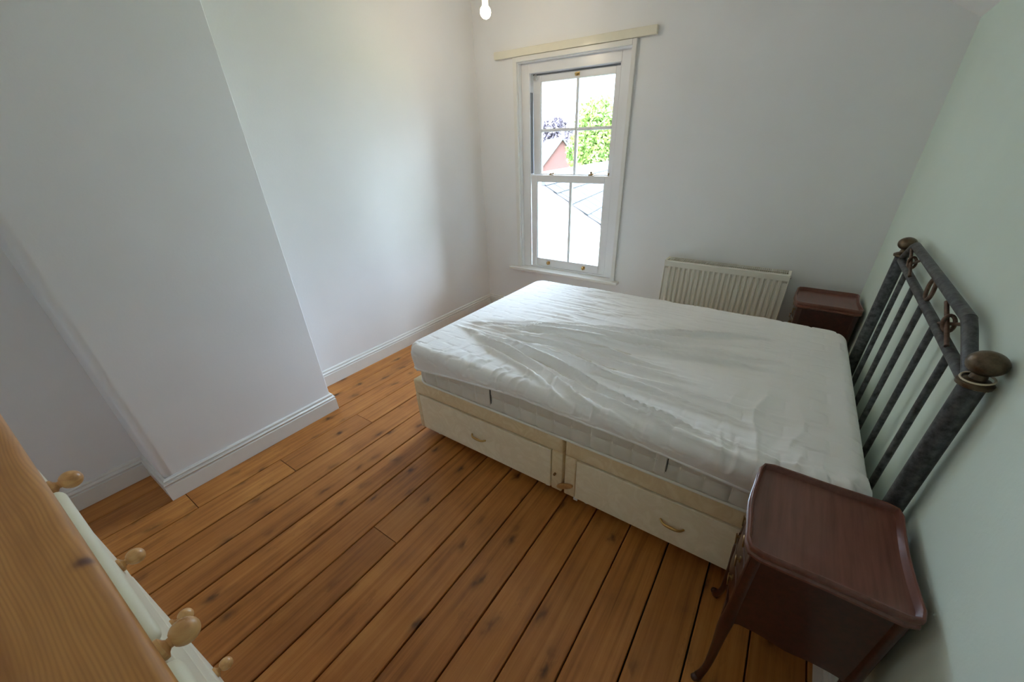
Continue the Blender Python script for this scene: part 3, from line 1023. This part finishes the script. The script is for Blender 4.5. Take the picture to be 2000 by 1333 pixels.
# ------------------------------------------------------------------ metal headboard
hbx = lambda y: xg(y) - 0.033
HY0, HY1 = 1.110, 2.292
hb = empty('metal_headboard', (hbx(1.7), 1.74, 0))
tag(hb, 'dark pewter metal headboard with bronze ball finials against the sage wall', 'headboard')
I = M['iron']
def hp(y, z):     # old floor: the far end stands a little higher
    return (hbx(y), y, z + (0.025 * (y - HY0) / (HY1 - HY0) if z > 0 else 0.0))
for y in (HY0, HY1):
    MB().tube([hp(y, 0.0), hp(y, 1.012)], 0.0225, 20).build('post', I, hb, smooth=50)
    MB().lathe([(0.0225, 0.0), (0.030, 0.004), (0.031, 0.012), (0.024, 0.017), (0.015, 0.021), (0.013, 0.032)], hp(y, 1.0125), n=20).build('post_collar', M['bronze'], hb, smooth=40)
    prof = []
    for k in range(15):
        a = -PI / 2 + PI * k / 14
        prof.append((max(0.004, 0.0325 * math.cos(a)), 0.0265 * math.sin(a)))
    MB().lathe(prof, hp(y, 1.069), n=24).build('ball_finial', M['bronze'], hb, smooth=80)
ym0, ym1 = HY0 + 0.022, HY1 - 0.022
zl, zu = 1.004, 1.093
MB().tube([hp(ym0 - 0.01, zl), hp(ym1 + 0.01, zl)], 0.0135, 14).build('lower_rail', I, hb, smooth=50)
MB().tube([hp(1.310, zu), hp(2.135, zu)], 0.0145, 14).build('top_rail', I, hb, smooth=50)
MB().tube([hp(1.313, zu), hp(1.278, zu - 0.014), hp(1.146, 1.018)], [0.0145, 0.0145, 0.0135], 14).build('end_rail', I, hb, smooth=50)
MB().tube([hp(2.132, zu), hp(2.167, zu - 0.014), hp(2.256, 1.018)], [0.0145, 0.0145, 0.0135], 14).build('end_rail', I, hb, smooth=50)
MB().tube([hp(ym0 - 0.01, 0.36), hp(ym1 + 0.01, 0.36)], 0.0125, 12).build('bottom_rail', I, hb, smooth=50)
for k in range(5):
    y = HY0 + (HY1 - HY0) * (k + 1) / 6
    MB().tube([hp(y, 0.372), hp(y, zl - 0.006)], 0.0095, 12).build('spindle', I, hb, smooth=50)
# crossed-bar motifs with a knot ring, and the centre ring
for yc in (1.394, 2.045):
    MB().tube([hp(yc + 0.088, zl + 0.012), hp(yc - 0.086, zu - 0.013)], 0.0048, 10).build('cross_bar', M['copper'], hb, smooth=50)
    MB().tube([(p_[0] - 0.010, p_[1], p_[2]) for p_ in (hp(yc - 0.080, zl + 0.012), hp(yc + 0.080, zu - 0.012))], 0.0055, 10).build('cross_bar', M['copper'], hb, smooth=50)
    zc_ = (zl + zu) / 2 + 0.025 * (yc - HY0) / (HY1 - HY0)
    MB().tube([(hbx(yc) - 0.006 + 0.013 * math.cos(a) * 0.9, yc + 0.016 * math.sin(a) * 0.8, zc_ + 0.018 * math.sin(a)) for a in [2 * PI * k / 20 for k in range(20)]], 0.0050, 8, closed=True).build('knot_ring', M['copper'], hb, smooth=80)
yc = (HY0 + HY1) / 2
MB().tube([hp(yc + 0.034 * math.cos(2 * PI * k / 28), (zl + zu) / 2 + 0.035 * math.sin(2 * PI * k / 28)) for k in range(28)], 0.0060, 10, closed=True).build('centre_ring', M['copper'], hb, smooth=80)
# elastic band looped over the near finial neck
pts = [(hbx(HY0) + 0.026 * math.cos(a), HY0 + 0.026 * math.sin(a), 1.033 + 0.004 * math.sin(a + 1)) for a in [2 * PI * k / 24 for k in range(24)]]
el = MB().tube(pts, 0.0022, 6, closed=True).build('elastic_band', M['elastic'], hb, smooth=80)
tag(el, 'cream elastic band')

# ------------------------------------------------------------------ bedside tables
def outline(ins, n=10):
    """plan outline of the serpentine tray top (local x = away from drawers, y = width)"""
    D, Wd = 0.318, 0.332
    def side(p, q, bulge, wav):
        out = []
        for k in range(n):
            t_ = k / n
            x = p[0] + (q[0] - p[0]) * t_
            y = p[1] + (q[1] - p[1]) * t_
            L = math.hypot(q[0] - p[0], q[1] - p[1])
            nx, ny = (q[1] - p[1]) / L, -(q[0] - p[0]) / L
            b = bulge * math.sin(PI * t_) + wav * math.sin(2 * PI * t_) * 0.0
            b += wav * (0.5 - 0.5 * math.cos(4 * PI * t_))
            out.append((x + nx * b, y + ny * b))
        return out
    c = [(-D / 2, -Wd / 2), (D / 2, -Wd / 2), (D / 2, Wd / 2), (-D / 2, Wd / 2)]
    pts = side(c[0], c[1], -0.003, 0.002) + side(c[1], c[2], -0.010, 0.0) + side(c[2], c[3], -0.003, 0.002) + side(c[3], c[0], 0.012, -0.004)
    # round the corners a little and inset
    P = [Vector(q_) for q_ in pts]
    N = len(P)
    for _ in range(1):
        P = [P[i] * 0.5 + (P[i - 1] + P[(i + 1) % N]) * 0.25 for i in range(N)]
    out = []
    for i in range(N):
        tv = (P[(i + 1) % N] - P[i - 1]).normalized()
        out.append(P[i] + Vector((-tv.y, tv.x)) * ins)
    return [(v.x, v.y) for v in out]

def bedside_table(loc, label, twin=None):
    g = 'pair of mahogany bedside tables'
    root = empty('bedside_table', loc)
    tag(root, label, 'bedside table', g)
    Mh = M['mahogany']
    def loc_mb(mb):
        mb.v = [(p[0] + loc[0], p[1] + loc[1], p[2] * 1.03 + loc[2]) for p in mb.v]
        return mb
    # tray top: outer wall, rim and sunk surface in one loop stack
    rings = [(outline(0.004), 0.612), (outline(-0.002), 0.616), (outline(-0.002), 0.622), (outline(0.003), 0.626), (outline(-0.001), 0.634), (outline(-0.001), 0.645), (outline(0.002), 0.648), (outline(0.006), 0.647), (outline(0.009), 0.640), (outline(0.012), 0.631), (outline(0.020), 0.629)]
    n = len(rings[0][0])
    vs = [(x, y, z) for rg, z in rings for x, y in rg]
    fs = []
    for i in range(len(rings) - 1):
        for j in range(n):
            j2 = (j + 1) % n
            fs.append((i * n + j, i * n + j2, (i + 1) * n + j2, (i + 1) * n + j))
    fs.append(tuple(range(n - 1, -1, -1)))
    fs.append(tuple((len(rings) - 1) * n + j for j in range(n)))
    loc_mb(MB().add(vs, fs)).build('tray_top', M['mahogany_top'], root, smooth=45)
    # cabinet sides with shaped lower apron
    x0, x1, y0, y1 = -0.143, 0.145, -0.150, 0.150
    zt, zb = 0.612, 0.340
    def apron(a, b):
        pts = [(a, zt), (b, zt)]
        for k in range(17):
            u = 1 - k / 16
            e = abs(2 * u - 1)
            pts.append((a + (b - a) * u, zb + 0.012 * (1 - e ** 3) * 0.6 - 0.030 * max(0, (e - 0.72) / 0.28) ** 2 - 0.010 * math.exp(-((u - 0.5) / 0.13) ** 2)))
        return pts
    loc_mb(MB().prism(apron(x0, x1), y0, y0 + 0.014, 1)).build('side_panel', Mh, root, smooth=40)
    loc_mb(MB().prism(apron(x0, x1), y1 - 0.014, y1, 1)).build('side_panel', Mh, root, smooth=40)
    loc_mb(MB().prism(apron(y0 + 0.014, y1 - 0.014), x1 - 0.014, x1, 0)).build('back_panel', Mh, root, smooth=40)
    loc_mb(MB().box(x0 + 0.02, x1 - 0.015, y0 + 0.015, y1 - 0.015, zb + 0.012, zb + 0.024)).build('bottom_board', Mh, root)
    # three bowed drawers on the front with ring pulls
    def bow(y):
        return -0.010 * math.cos(PI * y / 0.34) - 0.004 * math.cos(3 * PI * y / 0.34)
    for k in range(3):
        za = zb + 0.030 + k * 0.080
        zz = za + 0.074
        ys = [y0 + 0.016 + (y1 - y0 - 0.032) * i / 12 for i in range(13)]
        pl = [(x0 + bow(y), y) for y in ys] + [(x0 + 0.02, ys[-1]), (x0 + 0.02, ys[0])]
        dv = loc_mb(MB().prism(pl, za, zz, 2)).build('drawer', Mh, root, bevel=0.0015, seg=1)
        for yy in (-0.075, 0.075):
            xx = x0 + bow(yy)
            mb = MB().lathe([(0.009, 0.0), (0.009, 0.003), (0.004, 0.004), (0.004, 0.010)], (xx, yy, (za + zz) / 2 + 0.006), axis=(-1, 0, 0), n=10)
            mb.tube([(xx - 0.009 - 0.002 * math.sin(a), yy + 0.016 * math.cos(a), (za + zz) / 2 - 0.004 + 0.013 * math.sin(a)) for a in [2 * PI * i / 14 for i in range(14)]], 0.0022, 6, closed=True)
            loc_mb(mb).build('drawer_pull', M['old_brass'], dv, smooth=50)
    # front lower apron
    loc_mb(MB().prism([(u, min(v, zb + 0.029)) for u, v in apron(y0 + 0.014, y1 - 0.014)], x0 - 0.006, x0 + 0.012, 0)).build('front_apron', Mh, root)
    # cabriole legs with scroll feet
    for sx, sy in ((-1, -1), (-1, 1), (1, -1), (1, 1)):
        ex, ey = (x0 + 0.012 if sx < 0 else x1 - 0.012), (y0 + 0.010 if sy < 0 else y1 - 0.010)
        ox, oy = sx * 0.7, sy * 0.7
        path, rs = [], []
        for z, out, rr_ in ((0.606, 0.000, 0.0150), (0.42, 0.000, 0.0155), (0.355, 0.001, 0.0165), (0.325, 0.003, 0.0175), (0.285, 0.004, 0.0165), (0.240, 0.003, 0.0145), (0.190, 0.001, 0.0128), (0.140, 0.000, 0.0118), (0.090, 0.000, 0.0105), (0.055, 0.004, 0.0100), (0.032, 0.011, 0.0105), (0.018, 0.018, 0.0125), (0.008, 0.021, 0.0130), (0.0, 0.021, 0.0105)):
            path.append((ex + ox * out, ey + oy * out, z))
            rs.append(rr_)
        lg = loc_mb(MB().tube(path, rs, 12)).build('leg', Mh, root, smooth=50)
        fx, fy = ex + ox * 0.030, ey + oy * 0.030
        loc_mb(MB().lathe([(0.002, -0.010), (0.008, -0.009), (0.0115, -0.003), (0.0115, 0.003), (0.008, 0.009), (0.002, 0.010)], (fx, fy, 0.0125), axis=(-sy, sx, 0), n=14)).build('scroll_foot', Mh, lg, smooth=50)
    return root

def copy_tree(o, parent=None):
    c = o.copy()
    COL.objects.link(c)
    c.parent = parent
    for ch in [x for x in bpy.data.objects if x.parent == o]:
        copy_tree(ch, c)
    return c
b1 = bedside_table((0.269, 0.911, 0.0), 'dark mahogany bedside table with tray top nearest the viewer, overlapping the divan drawers')
kids = {}
b2 = copy_tree(b1)
b2.location = (0.305, 2.815, 0.0)
b2['label'] = 'dark mahogany bedside table between the radiator and the headboard'

# ------------------------------------------------------------------ chest of drawers in the near corner
CH = math.atan(0.025)
ch = empty('chest_of_drawers', (-0.42, -0.036, 0), rz=CH)
tag(ch, 'pine chest of drawers with cream drawer fronts and round pine knobs', 'chest of drawers')
# local frame: x along the front, y = 0 at the top board's front edge, negative towards the wall
def cl(mb):
    mb.v = [(p[0] - 0.42, p[1] - 0.036, p[2]) for p in mb.v]
    return mb
cw0, cw1, cd = -0.500, 0.340, -0.440
fy = -0.012
mb = MB().box(cw0 - 0.012, cw1 + 0.012, cd - 0.005, 0.0, 1.176, 1.200)
pt_ = cl(mb).build('top_board', M['pine'], ch, bevel=0.009, seg=4, smooth=40)
mb = MB().box(cw0, cw1, cd, fy - 0.012, 0.06, 1.175)
cl(mb).build('carcass', M['pine'], ch, bevel=0.003)
cl(MB().box(cw0 + 0.004, cw1 - 0.004, cd, fy - 0.004, 0.0, 0.345)).build('plinth', M['pine'], ch, bevel=0.004)
rows = [(1.050, 0.187), (0.860, 0.187), (0.665, 0.187), (0.462, 0.190)]
kn = [-0.402, 0.004]
def knob(x, z, par):
    prof = [(0.0118, 0.0), (0.0122, 0.002), (0.0118, 0.0045), (0.0075, 0.0062), (0.0052, 0.0085), (0.0056, 0.0108)]
    prof += [(0.0137 * math.sin(a_), 0.0222 - 0.0132 * math.cos(a_)) for a_ in [0.55 + (PI - 0.60) * k_ / 11 for k_ in range(12)]]
    cl(MB().lathe(prof, (x, fy, z), axis=(0, 1, 0), n=20)).build('knob', M['pine_knob'], par, smooth=50)
for i, (zc, hh) in enumerate(rows):
    dr = cl(MB().box(cw0 + 0.003, cw1 - 0.003, fy - 0.020, fy, zc - hh / 2, zc + hh / 2)).build('drawer', M['cream'], ch, bevel=0.006, seg=3, smooth=50)
    for x in kn:
        knob(x, zc, dr)
    if i == 0:
        # half-round beads between the knobs of the top drawer
        for a, b in ((kn[0] + 0.018, kn[1] - 0.018), (kn[1] + 0.018, cw1 - 0.02)):
            zq = zc - 0.004
            pts = [(a, fy, zq), (a + 0.002, fy, zq), (a + 0.006, fy, zq), (a + 0.013, fy, zq), (b - 0.013, fy, zq), (b - 0.006, fy, zq), (b - 0.002, fy, zq), (b, fy, zq)]
            cl(MB().tube(pts, [0.0015, 0.005, 0.0085, 0.0100, 0.0100, 0.0085, 0.005, 0.0015], 16)).build('bead', M['cream'], dr, smooth=60)

# ------------------------------------------------------------------ outside the window
GZ = -3.2
o = MB().box(-80, 60, 3.9, 160, GZ - 0.2, GZ).build('ground', M['grass'])
struct(o, 'green garden ground beyond the window', 'ground')
mb = MB()
xs = np.linspace(-420, 80, 60)
pts = [(x, 9 + 8 * math.sin(x * 0.018 + 1.0) + 3 * math.sin(x * 0.05)) for x in xs]
mb.prism([(xs[0], GZ - 1)] + [(float(x), float(z)) for x, z in pts] + [(xs[-1], GZ - 1)][0:1], 400, 440, 1)
o = mb.build('hills', M['hill'])
struct(o, 'faint blue hill on the horizon between the trees', 'hill')

# slate-roofed rear wing: gable towards us, ridge running away
rw = empty('slate_roofed_wing', (-2.72, 4.42, GZ))
tag(rw, 'white rendered outbuilding with a slate roof just below the window', 'building')
rot = math.radians(10.6)
ca, sa = math.cos(rot), math.sin(rot)
def wl(p):     # local (across, along, up-from-ridge) to world
    a, l, h = p
    return (-2.72 + a * ca - l * sa, 4.42 + a * sa + l * ca, 1.48 - 0.355 + h)
pitch_t = math.tan(math.radians(30.5))
LW, HWD = 7.0, 2.6
def wmb(poly_fn):
    return poly_fn
vs = [wl(p) for p in ((-HWD, 0, -HWD * pitch_t), (0, 0, 0), (HWD, 0, -HWD * pitch_t), (HWD, 0, GZ - 1.125), (-HWD, 0, GZ - 1.125),
                      (-HWD, LW, -HWD * pitch_t), (0, LW, 0), (HWD, LW, -HWD * pitch_t), (HWD, LW, GZ - 1.125), (-HWD, LW, GZ - 1.125))]
MB().add(vs, [(0, 1, 2, 3, 4), (9, 8, 7, 6, 5), (0, 5, 6, 1), (1, 6, 7, 2), (2, 7, 8, 3), (4, 9, 5, 0), (3, 8, 9, 4)]).build('rendered_wall', M['render'], rw)
# verge board along the gable slope
def slab(a0, a1, l0, l1, t0, t1):
    v = []
    for a in (a0, a1):
        for l in (l0, l1):
            for tt in (t0, t1):
                v.append(wl((a, l, -abs(a) * pitch_t + tt)))
    return MB().add(v, [(0, 1, 3, 2), (4, 6, 7, 5), (0, 4, 5, 1), (2, 3, 7, 6), (0, 2, 6, 4), (1, 5, 7, 3)])
slab(0.0, HWD + 0.08, -0.05, 0.005, -0.018, 0.012).build('verge', M['barge'], rw)
slab(-HWD - 0.08, 0.0, -0.05, 0.005, -0.018, 0.012).build('verge', M['barge'], rw)
# slates
rg = random.Random(9)
course = 0.23
ncs = int((HWD + 0.05) / (course * math.cos(math.radians(30.5))))
sw_ = 0.31
cstep = course * math.cos(math.radians(30.5))
first = None
cnt = 0
for i in range(12):
    a0 = i * cstep + 0.01
    a1 = a0 + cstep * 1.25
    for j in range(22):
        l0 = -0.05 + j * sw_ - (0.5 * sw_ if i % 2 else 0)
        l1 = l0 + sw_ - 0.012
        if l1 < 0:
            continue
        l0 = max(l0, -0.05)
        v = []
        for a, tt in ((a0, 0.004), (a1, 0.020)):
            for l in (l0, l1):
                for e in (0.0, 0.007):
                    v.append(wl((a, l, -a * pitch_t + tt + e + rg.random() * 0.002)))
        MB().add(v, [(0, 1, 3, 2), (4, 6, 7, 5), (0, 4, 5, 1), (2, 3, 7, 6), (0, 2, 6, 4), (1, 5, 7, 3)]).build('slate', M['slate'], rw, recalc=False)
        cnt += 1
for j in range(15):
    l0 = -0.06 + j * 0.45
    pf = [(-0.12, -0.05), (-0.05, 0.055), (0.0, 0.085), (0.05, 0.055), (0.12, -0.05)]
    v = [wl((a, l0, h + 0.01)) for a, h in pf] + [wl((a, l0 + 0.44, h + 0.01)) for a, h in pf]
    MB().add(v, [(0, 1, 6, 5), (1, 2, 7, 6), (2, 3, 8, 7), (3, 4, 9, 8), (4, 0, 5, 9), (0, 4, 3, 2, 1), (5, 6, 7, 8, 9)]).build('ridge_tile', M['ridge'], rw)

# brick gable house farther off
hx, hy = -13.6, 25.0
hs_ = empty('brick_gable_house', (hx, hy, GZ))
tag(hs_, 'distant red brick house with a steep gable and pale roof', 'house')
hr = math.radians(38)
ch_, sh_ = math.cos(hr), math.sin(hr)
def hl(p):
    a, l, z = p
    return (hx + a * ch_ - l * sh_, hy + a * sh_ + l * ch_, z)
az = 1.48 + 0.40
hw_, pt2 = 2.3, 1.18
def hmb(pts, faces):
    return MB().add([hl(p_) for p_ in pts], faces)
ez = az - hw_ * pt2
hmb([(-hw_, 0, GZ), (hw_, 0, GZ), (hw_, 0, ez), (0, 0, az), (-hw_, 0, ez), (-hw_, 8, GZ), (hw_, 8, GZ), (hw_, 8, ez), (0, 8, az), (-hw_, 8, ez)],
    [(0, 1, 2, 3, 4), (9, 8, 7, 6, 5), (0, 4, 9, 5), (1, 6, 7, 2), (2, 7, 8, 3), (3, 8, 9, 4), (0, 5, 6, 1)]).build('brick_wall', M['brick'], hs_)
for sgn in (-1, 1):
    e = hw_ + 0.15
    pts = []
    for l in (-0.18, 8.1):
        pts += [(0, l, az + 0.02), (sgn * e, l, az - e * pt2 + 0.02), (sgn * e, l, az - e * pt2 + 0.14), (0, l, az + 0.16)]
    hmb(pts, [(0, 1, 2, 3), (7, 6, 5, 4), (0, 4, 5, 1), (1, 5, 6, 2), (2, 6, 7, 3), (3, 7, 4, 0)]).build('roof_slope', M['pale_roof'], hs_)
hmb([(-0.1, -0.2, az + 0.1), (0.1, -0.2, az + 0.1), (0.1, 0, az + 0.1), (-0.1, 0, az + 0.1), (-0.05, -0.15, az + 0.55), (0.05, -0.15, az + 0.55), (0.05, -0.05, az + 0.55), (-0.05, -0.05, az + 0.55)],
    [(0, 3, 2, 1), (4, 5, 6, 7), (0, 1, 5, 4), (1, 2, 6, 5), (2, 3, 7, 6), (3, 0, 4, 7)]).build('roof_finial', M['render'], hs_)

def tree(name, label, base, blobs, n, size, mat, seed):
    rs = np.random.RandomState(seed)
    tr = empty(name, base)
    tag(tr, label, 'tree', 'trees outside the window')
    tot = sum(b[3] * b[4] * b[5] for b in blobs)
    pos = []
    for bx_, by_, bz_, rx_, ry_, rz_ in blobs:
        k = max(20, int(n * rx_ * ry_ * rz_ / tot))
        d_ = rs.randn(k, 3)
        d_ /= np.linalg.norm(d_, axis=1)[:, None]
        rr_ = rs.rand(k) ** 0.45
        pos.append(np.array([bx_, by_, bz_]) + d_ * rr_[:, None] * np.array([rx_, ry_, rz_]))
    P = np.concatenate(pos)
    k = len(P)
    a = rs.randn(k, 3)
    a /= np.linalg.norm(a, axis=1)[:, None]
    b = np.cross(a, rs.randn(k, 3))
    b /= np.linalg.norm(b, axis=1)[:, None]
    sz = size * (0.6 + 0.8 * rs.rand(k))[:, None]
    V = np.stack([P - a * sz, P + b * sz * 0.5, P + a * sz, P - b * sz * 0.5], 1).reshape(-1, 3)
    F = np.arange(4 * k).reshape(k, 4)
    lf = MB().add(V.tolist(), F.tolist()).build('foliage', mat, tr, recalc=False)
    lf['kind'] = 'stuff'
    cx0 = np.mean([q_[0] for q_ in blobs])
    cy0 = np.mean([q_[1] for q_ in blobs])
    cz0 = np.mean([q_[2] for q_ in blobs])
    MB().tube([base, (base[0] * 0.6 + cx0 * 0.4, base[1] * 0.6 + cy0 * 0.4, base[2] * 0.5 + cz0 * 0.5), (cx0, cy0, cz0)], [0.25, 0.18, 0.08], 8).build('trunk', M['bark'], tr, smooth=60)
tree('green_tree', 'tall light green leafy tree seen through the right-hand upper panes', (-9.0, 20.0, GZ),
     [(-9.0, 20, 2.1, 1.15, 1.2, 1.5), (-9.6, 20, 1.3, 0.9, 1.0, 1.0), (-8.2, 20, 1.2, 1.2, 1.2, 1.4), (-7.4, 20.3, 2.2, 0.9, 1, 1.1), (-9.35, 19.7, 0.2, 0.95, 1, 0.8), (-8.2, 19.6, -0.2, 1.4, 1.2, 1.2), (-6.8, 20, 0.6, 1.2, 1.2, 1.6)], 20000, 0.11, M['leaf_green'], 3)
tree('copper_beech', 'dark purple copper beech behind the brick gable', (-20.7, 36.0, GZ),
     [(-20.6, 36, 2.0, 1.9, 2, 1.9), (-22.0, 36, 1.4, 1.6, 2, 1.6), (-19.4, 36, 1.2, 1.3, 2, 1.3), (-23.5, 36.3, 0.8, 1.6, 2, 1.8), (-19.6, 36.0, 0.2, 1.4, 1.8, 1.4)], 20000, 0.20, M['leaf_copper'], 5)
tree('bushy_tree', 'small mid green tree between the gable and the tall tree', (-22.8, 45.0, GZ),
     [(-23.0, 45, 1.5, 1.4, 1.5, 1.2), (-22.4, 45, 0.2, 1.5, 1.5, 1.4), (-23.8, 45, 0.3, 1.2, 1.5, 1.2)], 3500, 0.16, M['leaf_mid'], 7)
